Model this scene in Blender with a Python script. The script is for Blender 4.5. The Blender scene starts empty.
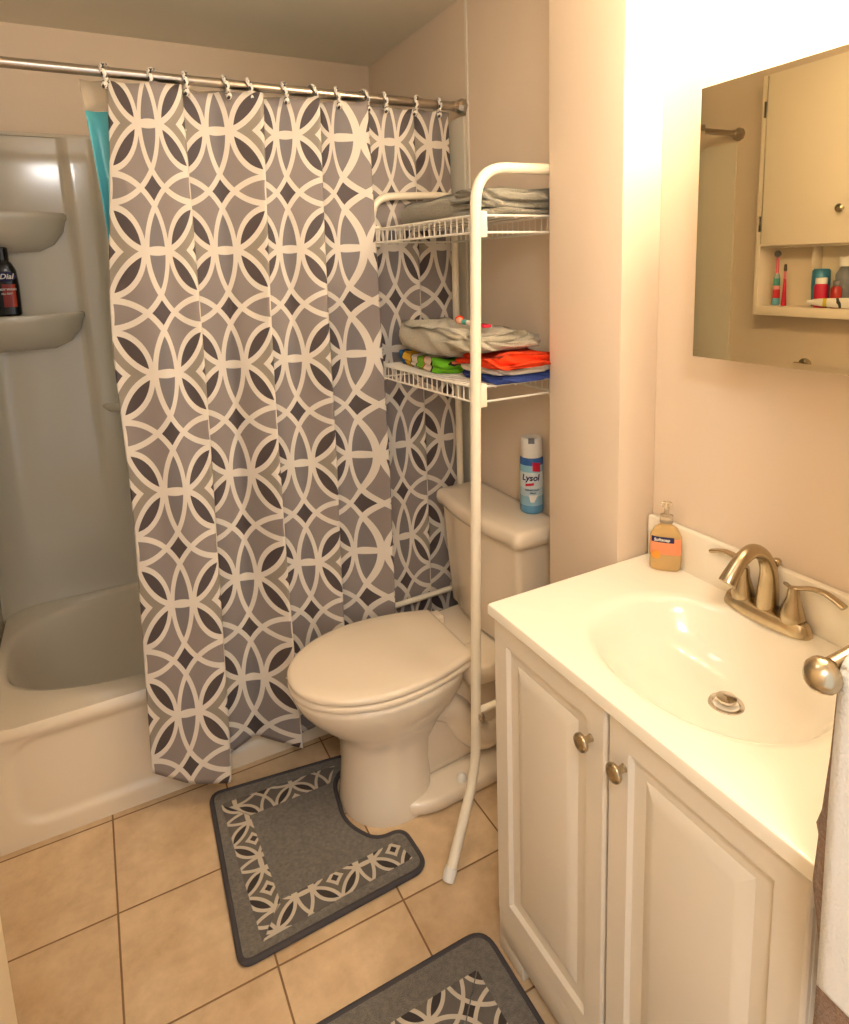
import bpy, bmesh, math, random
from mathutils import Vector, Matrix
random.seed(7)
PI = math.pi
S = bpy.context.scene
COL = S.collection

# ------------------------------------------------------------------ camera
cam_data = bpy.data.cameras.new('camera')
cam = bpy.data.objects.new('camera', cam_data); COL.objects.link(cam)
R_ = Vector((0.8842687, -0.46588858, -0.03188588)); U_ = Vector((0.10197769, 0.12602064, 0.98677219)); F_ = Vector((0.45570761, 0.8758234, -0.15894635))
M = Matrix((( R_.x, U_.x, -F_.x, 0.3732), (R_.y, U_.y, -F_.y, -1.8959), (R_.z, U_.z, -F_.z, 1.5454), (0, 0, 0, 1)))
cam.matrix_world = M
cam_data.sensor_fit = 'VERTICAL'; cam_data.sensor_height = 36; cam_data.sensor_width = 36
cam_data.lens = 645.642 * 36 / 1024
cam_data.shift_x = (424.5 - 425.91) / 1024
cam_data.shift_y = -(512 - 371.0) / 1024
cam_data.clip_start = 0.05
S.camera = cam
# ------------------------------------------------------------------ light settings
EXPOSURE = 0.12
WORLD_STRENGTH = 1.15
WORLD_COLOR = (0.97, 0.98, 1.0)
VANITY_EMIT = 105.0
VANITY_COLOR = (1.0, 0.84, 0.62)
DOME_EMIT = 8.5
DOME_COLOR = (1.0, 0.965, 0.91)
FILL_EMIT = 62.0  # strength of the fill dome added behind the camera
FILL_COLOR = (1.0, 0.98, 0.955)
S.view_settings.view_transform = 'Standard'; S.view_settings.look = 'None'
S.view_settings.gamma = 1.0; S.view_settings.exposure = EXPOSURE
S.view_settings.use_curve_mapping = False
w = bpy.data.worlds.new('world'); S.world = w; w.use_nodes = True
bgn = w.node_tree.nodes['Background']
bgn.inputs[0].default_value = (*WORLD_COLOR, 1); bgn.inputs[1].default_value = WORLD_STRENGTH
# ------------------------------------------------------------------ materials
def srgb(r, g, b):
    f = lambda c: (c/255/12.92 if c/255 <= .04045 else ((c/255+.055)/1.055)**2.4)
    return (f(r), f(g), f(b), 1)
class NT:
    """small helper to write node maths"""
    def __init__(s, nt): s.nt = nt
    def n(s, t, **kw):
        x = s.nt.nodes.new(t)
        for k, v in kw.items(): setattr(x, k, v)
        return x
    def lk(s, a, b): s.nt.links.new(a, b)
    def put(s, sock, v):
        if isinstance(v, bpy.types.NodeSocket): s.lk(v, sock)
        else: sock.default_value = v
    def m(s, op, a, b=0.0, c=0.0):
        x = s.n('ShaderNodeMath', operation=op)
        s.put(x.inputs[0], a); s.put(x.inputs[1], b); s.put(x.inputs[2], c)
        return x.outputs[0]
    def mix(s, f, a, b):
        x = s.n('ShaderNodeMix', data_type='RGBA')
        s.put(x.inputs[0], f); s.put(x.inputs[6], a); s.put(x.inputs[7], b)
        return x.outputs[2]
def mat(name, col, rough=.5, metal=0., bump=0., bscale=200., var=0., vscale=8., spec=None, coat=0., trans=0., ior=1.45, emit=None, estr=0., alpha=None, sheen=0., aniso=None):
    m = bpy.data.materials.new(name); m.use_nodes = True
    nt = m.node_tree; t = NT(nt); b = nt.nodes['Principled BSDF']
    c = srgb(*col)
    b.inputs['Base Color'].default_value = c
    b.inputs['Roughness'].default_value = rough; b.inputs['Metallic'].default_value = metal
    b.inputs['IOR'].default_value = ior
    if spec is not None: b.inputs['Specular IOR Level'].default_value = spec
    if coat: b.inputs['Coat Weight'].default_value = coat; b.inputs['Coat Roughness'].default_value = .08
    if trans: b.inputs['Transmission Weight'].default_value = trans
    if sheen: b.inputs['Sheen Weight'].default_value = sheen; b.inputs['Sheen Roughness'].default_value = .6
    if alpha is not None: b.inputs['Alpha'].default_value = alpha
    if emit: b.inputs['Emission Color'].default_value = (*emit, 1); b.inputs['Emission Strength'].default_value = estr
    tc = t.n('ShaderNodeTexCoord')
    if var:
        no = t.n('ShaderNodeTexNoise'); no.inputs['Scale'].default_value = vscale; no.inputs['Detail'].default_value = 4
        t.lk(tc.outputs['Object'], no.inputs['Vector'])
        d = tuple(x*(1-var) for x in c[:3]) + (1,); l = tuple(min(1, x*(1+var)) for x in c[:3]) + (1,)
        t.lk(t.mix(no.outputs['Fac'], d, l), b.inputs['Base Color'])
    if bump:
        no = t.n('ShaderNodeTexNoise'); no.inputs['Scale'].default_value = bscale; no.inputs['Detail'].default_value = 3
        t.lk(tc.outputs['Object'], no.inputs['Vector'])
        bp = t.n('ShaderNodeBump'); bp.inputs['Strength'].default_value = bump; bp.inputs['Distance'].default_value = .004
        t.lk(no.outputs['Fac'], bp.inputs['Height']); t.lk(bp.outputs['Normal'], b.inputs['Normal'])
    return m
def ramp_mat(name, axis, stops, rough=.5, scale=1., offset=0., bump=0., bscale=300., wob=0.):
    """printed bands along an object axis (constant colours)"""
    m = mat(name, (200, 200, 200), rough, bump=bump, bscale=bscale)
    t = NT(m.node_tree); b = m.node_tree.nodes['Principled BSDF']
    tc = t.n('ShaderNodeTexCoord'); sp = t.n('ShaderNodeSeparateXYZ'); t.lk(tc.outputs['Object'], sp.inputs[0])
    v = sp.outputs['XYZ'.index(axis)]
    if wob:
        no = t.n('ShaderNodeTexNoise'); no.inputs['Scale'].default_value = 18; t.lk(tc.outputs['Object'], no.inputs['Vector'])
        v = t.m('ADD', v, t.m('MULTIPLY', t.m('SUBTRACT', no.outputs['Fac'], .5), wob))
    f = t.m('MULTIPLY', t.m('SUBTRACT', v, offset), scale)
    r = t.n('ShaderNodeValToRGB'); r.color_ramp.interpolation = 'CONSTANT'
    e = r.color_ramp.elements
    while len(e) < len(stops): e.new(0.5)
    for i, (p, c) in enumerate(stops): e[i].position = p; e[i].color = srgb(*c)
    t.lk(f, r.inputs[0]); t.lk(r.outputs[0], b.inputs['Base Color'])
    return m

def lattice_mat(name, ground, ground2, star, dark, line, rough=.55, hw=.0255, use_uv=True, scale=1., off=(0, 0), bump=0.):
    """interlaced ring print: rings through shared knots, dark petals, small four-point stars"""
    m = mat(name, ground, rough, bump=bump, bscale=500)
    nt = m.node_tree; t = NT(nt); b = nt.nodes['Principled BSDF']
    tc = t.n('ShaderNodeTexCoord'); sp = t.n('ShaderNodeSeparateXYZ')
    t.lk(tc.outputs['UV' if use_uv else 'Object'], sp.inputs[0])
    def fold(s, o):
        a = t.m('MULTIPLY', t.m('SUBTRACT', s, o), scale) if not use_uv else s
        return t.m('ABSOLUTE', t.m('SUBTRACT', t.m('FRACT', t.m('ADD', a, 100.5)), .5))
    x = fold(sp.outputs[0], off[0]); y = fold(sp.outputs[1], off[1])
    def d(cx, cy):
        dx = t.m('SUBTRACT', x, cx); dy = t.m('SUBTRACT', y, cy)
        return t.m('SQRT', t.m('ADD', t.m('MULTIPLY', dx, dx), t.m('MULTIPLY', dy, dy)))
    a1, a2, a3 = d(.5, 0), d(.5, 1), d(-.5, 0)
    b1, b2, b3 = d(0, .5), d(0, -.5), d(1, .5)
    s = None
    for dd, r in ((a1, .613), (a2, .613), (a3, .613), (b1, .5126), (b2, .5126), (b3, .5126), (a1, .3547)):
        e = t.m('ABSOLUTE', t.m('SUBTRACT', dd, r)); s = e if s is None else t.m('MINIMUM', s, e)
    lt = lambda a, v: t.m('LESS_THAN', a, v)
    gt = lambda a, v: t.m('GREATER_THAN', a, v)
    mul = lambda a, c: t.m('MULTIPLY', a, c)
    G, G2, ST, DK, LN = (srgb(*c) for c in (ground, ground2, star, dark, line))
    alm = mul(lt(a1, .613), lt(a3, .613))
    c = t.mix(alm, G, G2)
    inr = lt(a1, .3547)
    c = t.mix(inr, c, ST)
    c = t.mix(mul(inr, lt(b1, .5126)), c, DK)
    m2 = t.m('MINIMUM', b1, b3)
    c = t.mix(gt(m2, .612), c, LN); c = t.mix(gt(m2, .662), c, DK)
    c = t.mix(mul(gt(a1, .613), gt(a2, .613)), c, DK)
    c = t.mix(lt(s, hw), c, LN)
    t.lk(c, b.inputs['Base Color'])
    return m

def tile_mat():
    m = mat('beige_floor_tile', (205, 170, 128), .35)
    nt = m.node_tree; t = NT(nt); b = nt.nodes['Principled BSDF']
    tc = t.n('ShaderNodeTexCoord'); sp = t.n('ShaderNodeSeparateXYZ'); t.lk(tc.outputs['Object'], sp.inputs[0])
    s = 0.3138
    def cell(v, o):
        q = t.m('ADD', t.m('DIVIDE', t.m('SUBTRACT', v, o), s), 50.0)
        fr = t.m('FRACT', q)
        return t.m('MINIMUM', fr, t.m('SUBTRACT', 1.0, fr)), t.m('FLOOR', q)
    ex, ix = cell(sp.outputs[0], 0.2914); ey, iy = cell(sp.outputs[1], -0.3206)
    e = t.m('MULTIPLY', t.m('MINIMUM', ex, ey), s)
    g = t.m('LESS_THAN', e, .0023)
    wn = t.n('ShaderNodeTexWhiteNoise', noise_dimensions='2D'); cb = t.n('ShaderNodeCombineXYZ')
    t.lk(ix, cb.inputs[0]); t.lk(iy, cb.inputs[1]); t.lk(cb.outputs[0], wn.inputs['Vector'])
    no = t.n('ShaderNodeTexNoise'); no.inputs['Scale'].default_value = 7; no.inputs['Detail'].default_value = 7; no.inputs['Roughness'].default_value = .65
    t.lk(tc.outputs['Object'], no.inputs['Vector'])
    no2 = t.n('ShaderNodeTexNoise'); no2.inputs['Scale'].default_value = 40; no2.inputs['Detail'].default_value = 5
    t.lk(tc.outputs['Object'], no2.inputs['Vector'])
    r = t.n('ShaderNodeValToRGB'); el = r.color_ramp.elements
    el[0].position = .33; el[0].color = srgb(190, 160, 124); el[1].position = .68; el[1].color = srgb(226, 199, 161)
    f = t.m('ADD', t.m('MULTIPLY', no.outputs['Fac'], .85), t.m('ADD', t.m('MULTIPLY', no2.outputs['Fac'], .15), t.m('MULTIPLY', t.m('SUBTRACT', wn.outputs[0], .5), .10)))
    t.lk(f, r.inputs[0])
    t.lk(t.mix(g, r.outputs[0], srgb(134, 103, 70)), b.inputs['Base Color'])
    t.lk(t.m('ADD', t.m('MULTIPLY', g, .45), .32), b.inputs['Roughness'])
    bp = t.n('ShaderNodeBump'); bp.inputs['Strength'].default_value = .6; bp.inputs['Distance'].default_value = .002
    t.lk(t.m('MINIMUM', t.m('MULTIPLY', e, 250.0), 1.0), bp.inputs['Height']); t.lk(bp.outputs['Normal'], b.inputs['Normal'])
    return m

MT = dict(
    wall=mat('painted_wall', (232, 214, 192), .75, bump=.08, bscale=120),
    ceil=mat('ceiling_paint', (243, 236, 220), .85, bump=.08, bscale=90),
    trim=mat('trim_paint', (236, 226, 208), .5),
    door=mat('door_paint', (240, 222, 190), .45),
    tile=tile_mat(),
    tub=mat('tub_enamel', (236, 222, 198), .12, coat=.3),
    surround=mat('surround_acrylic', (226, 217, 198), .14, coat=.2),
    porcelain=mat('porcelain', (238, 224, 202), .08, coat=.5),
    seat=mat('seat_plastic', (238, 222, 198), .2),
    steel=mat('brushed_steel', (190, 180, 168), .28, 1),
    nickel=mat('brushed_nickel', (188, 172, 142), .26, 1, var=.06, vscale=60),
    chrome=mat('chrome', (215, 208, 198), .08, 1),
    white=mat('vanity_white', (230, 220, 202), .32),
    marble=mat('cultured_marble', (248, 240, 222), .14, coat=.4),
    rack=mat('rack_enamel', (242, 232, 210), .3),
    wire=mat('wire_vinyl', (242, 236, 222), .35),
    mirror=mat('mirror_glass', (232, 224, 196), .0, 1),
    cabinet=mat('cabinet_white', (240, 226, 202), .4),
    dkmetal=mat('dark_gap', (70, 58, 45), .6),
    grey_towel=mat('grey_terry', (146, 141, 124), .95, bump=1.0, bscale=330, var=.35, vscale=230, sheen=.3),
    beige_towel=mat('beige_terry', (188, 179, 156), .95, bump=1.0, bscale=330, var=.3, vscale=230, sheen=.3),
    orange=mat('orange_terry', (238, 66, 14), .9, bump=.8, bscale=330, var=.08, vscale=50),
    whitec=mat('white_cloth', (232, 222, 206), .9, bump=.6, bscale=330),
    blue=mat('blue_cloth', (48, 70, 140), .9, bump=.6, bscale=330),
    rug=mat('rug_pile', (108, 101, 90), .98, bump=1.0, bscale=420, var=.75, vscale=110, sheen=.3),
    binding=mat('rug_binding', (72, 68, 70), .85, bump=.5, bscale=500),
    white_towel=mat('white_terry', (232, 232, 230), .95, bump=.5, bscale=300),
    brown_towel=mat('brown_terry', (140, 108, 82), .98, bump=1.0, bscale=260, var=.2, vscale=70, sheen=.3),
    black=mat('black_plastic', (24, 20, 22), .25, coat=.2),
    red=mat('red_label', (172, 40, 30), .35),
    txt_white=mat('white_print', (236, 234, 228), .5),
    txt_navy=mat('navy_print', (28, 26, 84), .5),
    txt_red=mat('red_print', (196, 30, 60), .5),
    capw=mat('white_plastic', (240, 236, 226), .3),
    pink=mat('pink_plastic', (232, 110, 130), .35),
    teal=mat('teal_plastic', (80, 160, 160), .3),
    bluep=mat('blue_plastic', (58, 132, 160), .3),
    greyp=mat('grey_plastic', (120, 120, 122), .35),
    skin=mat('toy_skin', (226, 170, 140), .5),
    liner=mat('liner_vinyl', (96, 192, 206), .25),
    linertop=mat('liner_clear_band', (222, 206, 178), .2, alpha=.45),
    glow=mat('vanity_globe', (255, 244, 225), .3, emit=VANITY_COLOR, estr=VANITY_EMIT),
    dome=mat('dome_glass', (255, 248, 235), .3, emit=DOME_COLOR, estr=DOME_EMIT),
    fill=mat('fill_dome_glow', (255, 250, 242), .3, emit=FILL_COLOR, estr=FILL_EMIT),
    soap=mat('amber_soap', (252, 216, 150), .08, trans=.5, ior=1.34),
    clearp=mat('clear_pump', (246, 232, 208), .15, trans=.7, ior=1.3),
    label_peach=mat('peach_label', (236, 150, 106), .4),
    orange_print=mat('orange_print', (240, 160, 60), .4),
)
CURT = lattice_mat('ring_print_curtain', (140, 130, 126), (122, 116, 116), (146, 137, 124), (80, 70, 70), (222, 213, 200), rough=.5)
PR = 0.164
def rugprint(name, off): return lattice_mat(name, (106, 99, 93), (98, 92, 88), (112, 104, 94), (62, 54, 51), (206, 194, 174), rough=.8, hw=.027, use_uv=False, scale=1/PR, off=off, bump=.6)

# ------------------------------------------------------------------ geometry helpers
NB = bmesh.new
def merge(bm, o, mi=None):
    mp = {}
    for v in o.verts: mp[v] = bm.verts.new(v.co)
    for f in o.faces:
        try:
            g = bm.faces.new([mp[v] for v in f.verts]); g.material_index = f.material_index if mi is None else mi
        except ValueError: pass
    o.free()
def box(bm, x0, x1, y0, y1, z0, z1, bev=0., seg=2, rot=None, mi=0):
    o = NB(); bmesh.ops.create_cube(o, size=1)
    c = Vector(((x0+x1)/2, (y0+y1)/2, (z0+z1)/2))
    for v in o.verts: v.co = Vector((v.co.x*(x1-x0), v.co.y*(y1-y0), v.co.z*(z1-z0)))
    if bev: bmesh.ops.bevel(o, geom=o.edges[:], offset=bev, segments=seg, affect='EDGES', profile=.5)
    for v in o.verts: v.co = (rot @ v.co if rot else v.co) + c
    merge(bm, o, mi); return bm
def loft(bm, rings, cap0=True, cap1=True, closed=True, mi=0):
    V = [[bm.verts.new(p) for p in r] for r in rings]; n = len(V[0])
    for a, b in zip(V, V[1:]):
        for i in range(n if closed else n-1):
            j = (i+1) % n
            f = bm.faces.new((a[i], a[j], b[j], b[i])); f.material_index = mi
    if cap0: bm.faces.new(V[0][::-1]).material_index = mi
    if cap1: bm.faces.new(V[-1]).material_index = mi
    return bm
def lathe(bm, prof, c=(0, 0, 0), seg=32, axis=(0, 0, 1), mi=0):
    q = Vector((0, 0, 1)).rotation_difference(Vector(axis)); c = Vector(c)
    return loft(bm, [[c + q @ Vector((max(r, 1e-4)*math.cos(2*PI*i/seg), max(r, 1e-4)*math.sin(2*PI*i/seg), z)) for i in range(seg)] for r, z in prof], mi=mi)
def tube(bm, pts, r, seg=12, closed=False, sq=(1, 1), mi=0):
    P = [Vector(p) for p in pts]; n = len(P); rr = r if isinstance(r, (list, tuple)) else [r]*n
    T = []
    for i in range(n):
        a = P[(i-1) % n] if closed or i > 0 else P[i]; b = P[(i+1) % n] if closed or i < n-1 else P[i]
        T.append((b-a).normalized())
    up = Vector((0, 0, 1)) if abs(T[0].z) < .9 else Vector((1, 0, 0))
    N = (up - T[0]*up.dot(T[0])).normalized(); rings = []
    for i in range(n):
        if i: N = (T[i-1].rotation_difference(T[i]) @ N).normalized()
        B = T[i].cross(N)
        rings.append([P[i] + (N*math.cos(2*PI*k/seg)*sq[0] + B*math.sin(2*PI*k/seg)*sq[1])*rr[i] for k in range(seg)])
    if closed: rings.append(rings[0]); return loft(bm, rings, False, False, mi=mi)
    return loft(bm, rings, mi=mi)
def smooth_pts(pts, k=6):
    P = [Vector(p) for p in pts]; out = []
    for i in range(len(P)-1):
        p0 = P[max(i-1, 0)]; p1 = P[i]; p2 = P[i+1]; p3 = P[min(i+2, len(P)-1)]
        for j in range(k):
            t = j/k
            out.append(.5*((2*p1) + (p2-p0)*t + (2*p0-5*p1+4*p2-p3)*t*t + (3*p1-p0-3*p2+p3)*t**3))
    return out + [P[-1]]
def bend(pts, r, k=8):
    """polyline with rounded corners of radius r"""
    P = [Vector(p) for p in pts]; out = [P[0]]
    for i in range(1, len(P)-1):
        a = (P[i-1]-P[i]); b = (P[i+1]-P[i]); q = min(r, a.length*.49, b.length*.49)
        s = P[i] + a.normalized()*q; e = P[i] + b.normalized()*q
        for j in range(k+1):
            t = j/k; out.append(s*(1-t)**2 + P[i]*2*t*(1-t) + e*t*t)
    return out + [P[-1]]
def round_poly(pts, rad, k=8):
    n = len(pts); out = []
    for i in range(n):
        P = Vector(pts[i]); r = rad[i] if isinstance(rad, (list, tuple)) else rad
        a = Vector(pts[i-1]) - P; b = Vector(pts[(i+1) % n]) - P
        q = min(r, a.length*.48, b.length*.48)
        if q <= 1e-6: out.append(P); continue
        s = P + a.normalized()*q; e = P + b.normalized()*q
        for j in range(k+1):
            t = j/k; out.append(s*(1-t)**2 + P*2*t*(1-t) + e*t*t)
    return out
def inset(poly, d):
    n = len(poly); A = sum(poly[i].x*poly[(i+1) % n].y - poly[(i+1) % n].x*poly[i].y for i in range(n)); sg = 1 if A > 0 else -1
    out = []
    for i in range(n):
        t = (poly[(i+1) % n] - poly[i-1]).normalized(); out.append(poly[i] + Vector((-t.y, t.x))*d*sg)
    return out
def prism(bm, poly, z0, z1, bev=0., mi=0):
    r = []
    if bev: r += [[(p.x, p.y, z0) for p in inset(poly, bev)], [(p.x, p.y, z0+bev) for p in poly], [(p.x, p.y, z1-bev) for p in poly], [(p.x, p.y, z1-bev*.3) for p in inset(poly, bev*.3)], [(p.x, p.y, z1) for p in inset(poly, bev)]]
    else: r = [[(p.x, p.y, z) for p in poly] for z in (z0, z1)]
    return loft(bm, r, mi=mi)
def grid(bm, f, nu, nv, uvf=None):
    V = [[bm.verts.new(f(i/nu, j/nv)) for i in range(nu+1)] for j in range(nv+1)]
    L = bm.loops.layers.uv.verify() if uvf else None
    for j in range(nv):
        for i in range(nu):
            fc = bm.faces.new((V[j][i], V[j][i+1], V[j+1][i+1], V[j+1][i]))
            if L:
                for lp, (a, b) in zip(fc.loops, ((i, j), (i+1, j), (i+1, j+1), (i, j+1))): lp[L].uv = uvf(a/nu, b/nv)
    return bm
def selp(cx, cy, a, b, n, N=64, z=None):
    out = []
    for i in range(N):
        t = 2*PI*i/N; c, s = math.cos(t), math.sin(t)
        p = (cx + a*math.copysign(abs(c)**(2/n), c), cy + b*math.copysign(abs(s)**(2/n), s))
        out.append(Vector(p) if z is None else Vector((*p, z)))
    return out
BASE = {}
def wbase(o):
    return BASE.get(o.name, Vector((0, 0, 0))) if o else Vector((0, 0, 0))
def obj(name, bm, m, parent=None, angle=40, local=False, solid=0.):
    bmesh.ops.recalc_face_normals(bm, faces=bm.faces[:])
    me = bpy.data.meshes.new(name); off = wbase(parent)
    if not local and parent:
        for v in bm.verts: v.co -= off
    bm.to_mesh(me); bm.free()
    for mm in (m if isinstance(m, (list, tuple)) else [m]): me.materials.append(mm)
    for p in me.polygons: p.use_smooth = True
    me.set_sharp_from_angle(angle=math.radians(angle))
    o = bpy.data.objects.new(name, me); COL.objects.link(o)
    if parent: o.parent = parent; BASE[o.name] = off
    if solid:
        sm = o.modifiers.new('thickness', 'SOLIDIFY'); sm.thickness = solid; sm.offset = 0
    return o
def tag(o, label, cat, group=None):
    o['label'] = label; o['category'] = cat
    if group: o['group'] = group
    return o
def thing(name, label, cat, loc, group=None):
    o = bpy.data.objects.new(name, None); COL.objects.link(o); o.location = loc; o.empty_display_size = .05
    BASE[o.name] = Vector(loc); return tag(o, label, cat, group)
def struct(name, bm, m, parent=None, angle=40):
    o = obj(name, bm, m, parent, angle)
    if not parent: o['kind'] = 'structure'
    return o
def text_mesh(body, size, extr=.0002, bold=0., shear=0.):
    c = bpy.data.curves.new('lettering_curve', 'FONT'); c.body = body; c.size = size; c.extrude = extr; c.align_x = 'CENTER'; c.align_y = 'CENTER'; c.offset = bold; c.shear = shear
    c.resolution_u = 3
    o = bpy.data.objects.new('lettering_curve', c); COL.objects.link(o)
    dg = bpy.context.evaluated_depsgraph_get(); me = bpy.data.meshes.new_from_object(o.evaluated_get(dg))
    bm = NB(); bm.from_mesh(me); bpy.data.objects.remove(o); bpy.data.meshes.remove(me); bpy.data.curves.remove(c)
    return bm
def wrap_text(body, size, center, r, ang, z, bold=0., shear=0., extr=.0003):
    """lettering bent around a vertical cylinder, centred on direction ang"""
    bm = text_mesh(body, size, extr, bold, shear); c = Vector(center)
    for v in bm.verts:
        a = ang + v.co.x/r; rr = r + .0006 + v.co.z
        v.co = Vector((c.x + rr*math.cos(a), c.y + rr*math.sin(a), c.z + z + v.co.y))
    return bm
def flat_text(body, size, center, ang, bold=0., shear=0., extr=.0003, tilt=0.):
    bm = text_mesh(body, size, extr, bold, shear); c = Vector(center)
    n = Vector((math.cos(ang), math.sin(ang), 0)); tx = Vector((-n.y, n.x, 0))
    for v in bm.verts: v.co = c + tx*v.co.x + Vector((0, 0, 1))*v.co.y + n*(v.co.z)
    return bm
ease = lambda t: t*t*(3-2*t)
def sstep(a, b, x):
    t = max(0, min(1, (x-a)/(b-a))); return t*t*(3-2*t)

# ------------------------------------------------------------------ the room
H = 2.387; XR = 1.53; YB = 0.763
struct('floor', box(NB(), -.1, 1.75, -2.7, .86, -.06, 0), MT['tile'])
struct('ceiling', box(NB(), -.1, 1.75, -2.7, .86, H, H+.06), MT['ceil'])
struct('wall_back', box(NB(), -.1, 1.75, YB, YB+.1, 0, H), MT['wall'])
struct('wall_left', box(NB(), -.1, 0, -2.7, YB, 0, H), MT['wall'])
struct('wall_right', box(NB(), XR, XR+.12, -1.54, YB, 0, H), MT['wall'])
struct('wall_divider', box(NB(), 1.4155, XR, -.8335, -.583, 0, H, .003), MT['wall'])
struct('wall_near', box(NB(), 1.075, XR+.12, -2.7, -1.545, 0, H), MT['wall'])
struct('trim_1', box(NB(), XR-.006, XR, -.034, -.022, 0, H, .002), MT['trim'])
# the bathroom door, swung open along the left wall
dr = struct('door_1', box(NB(), .150, .190, -1.72, -.968, .012, 2.03, .003), MT['door'])
kb = lathe(NB(), [(.026, 0), (.026, .006), (.011, .010), (.010, .028), (.020, .034), (.027, .045), (.027, .054), (.020, .062), (.006, .065)], (.178, -1.128, 1.065), 28, (1, 0, 0))
obj('door_knob', kb, MT['steel'], dr)

# ------------------------------------------------------------------ bathtub
HT = .362
tub = thing('bathtub', 'white bathtub along the back wall behind the patterned shower curtain', 'bathtub', (.76, .38, 0))
N = 96
def rect_ring(x0, x1, y0, y1, z, cx, cy):
    out = []
    for i in range(N):
        t = 2*PI*i/N; dx, dy = math.cos(t), math.sin(t)
        k = min(((x1-cx)/dx if dx > 1e-9 else (x0-cx)/dx if dx < -1e-9 else 9), ((y1-cy)/dy if dy > 1e-9 else (y0-cy)/dy if dy < -1e-9 else 9))
        out.append(Vector((cx+dx*k, cy+dy*k, z)))
    return out
def basin(sx, sy, z, shift=0):
    r = selp(1*.765 + shift, .402, .735*sx, .315*sy, 3.0, N, z); return r
bm = NB()
loft(bm, [rect_ring(.002, 1.518, .004, .757, HT-.03, .765, .402), rect_ring(.004, 1.516, .002, .757, HT-.012, .765, .402), rect_ring(.012, 1.510, .010, .756, HT, .765, .402),
          basin(1.03, 1.02, HT), basin(1.0, 1.0, HT-.004), basin(.985, .975, HT-.018), basin(.965, .95, HT-.06), basin(.93, .90, HT-.15, .012), basin(.88, .85, HT-.24, .03), basin(.83, .80, .085, .05), basin(.78, .72, .06, .06), basin(.5, .4, .05, .06)], cap0=False)
obj('basin', bm, MT['tub'], tub, 50)
def apron(u, v):
    x = .004 + u*1.512; z = v*(HT-.02)
    def sd(x, z):
        hx, hz, r = .70, .125, .07; qx = abs(x-.765)-hx+r; qz = abs(z-.185)-hz+r
        return math.hypot(max(qx, 0), max(qz, 0)) + min(max(qx, qz), 0) - r
    rec = .012*sstep(.014, -.012, sd(x, z))
    lip = .010*sstep(.25, .34, z)
    y = .014 + rec*.8 - lip*.6 + .004*v
    return Vector((x, min(y, .03), z))
bm = NB(); grid(bm, apron, 160, 50)
obj('apron', bm, MT['tub'], tub, 60)

# ------------------------------------------------------------------ tub surround with moulded corner shelves
sr = thing('tub_surround', 'glossy off-white moulded wall surround above the bathtub with corner shelves', 'tub surround', (.76, .74, HT))
ST = 2.025
def back(u, v):
    x = .004 + u*1.508; z = HT + .001 + v*(ST-HT-.001)
    y = .748
    if x < .12: t = (.12-x)/.12; y -= .12*(1-math.sqrt(max(0, 1-t*t)))
    w = .345 + .03*(1-v); top = sstep(.10, .45, v)
    y -= .016*sstep(w, w+.022, x)*sstep(.455, .440, x)*top
    y -= .006*sstep(.44, .47, x)*(1-top*.3)
    return Vector((x, min(y, .752), z))
bm = NB(); grid(bm, back, 150, 60); obj('back_panel', bm, MT['surround'], sr, 60, solid=0)
bm = NB(); box(bm, .001, .010, .0, .640, HT+.001, ST, .003); obj('side_panel', bm, MT['surround'], sr)
bm = NB(); box(bm, 1.516, 1.5295, -.018, .752, HT+.001, ST, .003); obj('side_panel', bm, MT['surround'], sr)
bm = NB(); box(bm, .004, 1.51, .738, .755, ST-.001, ST+.012, .004); obj('top_edge', bm, MT['surround'], sr)
def corner_shelf(a, b, z, dep):
    def ring(sx, sy, zz):
        o = [Vector((.010, .752, zz))]
        for i in range(25):
            t = PI/2*i/24; o.append(Vector((.010 + a*sx*math.cos(t)**.6, .752 - b*sy*math.sin(t)**.7, zz)))
        return o
    bm = NB()
    loft(bm, [ring(.72, .3, z-dep), ring(.86, .58, z-dep*.82), ring(.955, .86, z-dep*.5), ring(.985, .98, z-.026), ring(1, 1, z-.018), ring(1, 1, z-.004), ring(.985, .98, z), ring(.94, .9, z-.003), ring(.9, .85, z-.005)])
    return bm
obj('corner_shelf', corner_shelf(.335, .125, 1.768, .128), MT['surround'], sr, 50)
obj('corner_shelf', corner_shelf(.358, .140, 1.428, .125), MT['surround'], sr, 50)
bm = NB()
def ledge(s, z): return [Vector((.40+.0*s, .755, z))] + [Vector((.58 - .19*math.cos(t)*s, .752 - .07*s*math.sin(t)**.6, z)) for t in [PI*i/24 for i in range(25)]] + [Vector((.76, .755, z))]
loft(bm, [ledge(.5, 1.035), ledge(.9, 1.055), ledge(1, 1.072), ledge(1, 1.082), ledge(.94, 1.086)])
obj('soap_ledge', bm, MT['surround'], sr, 50)

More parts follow.
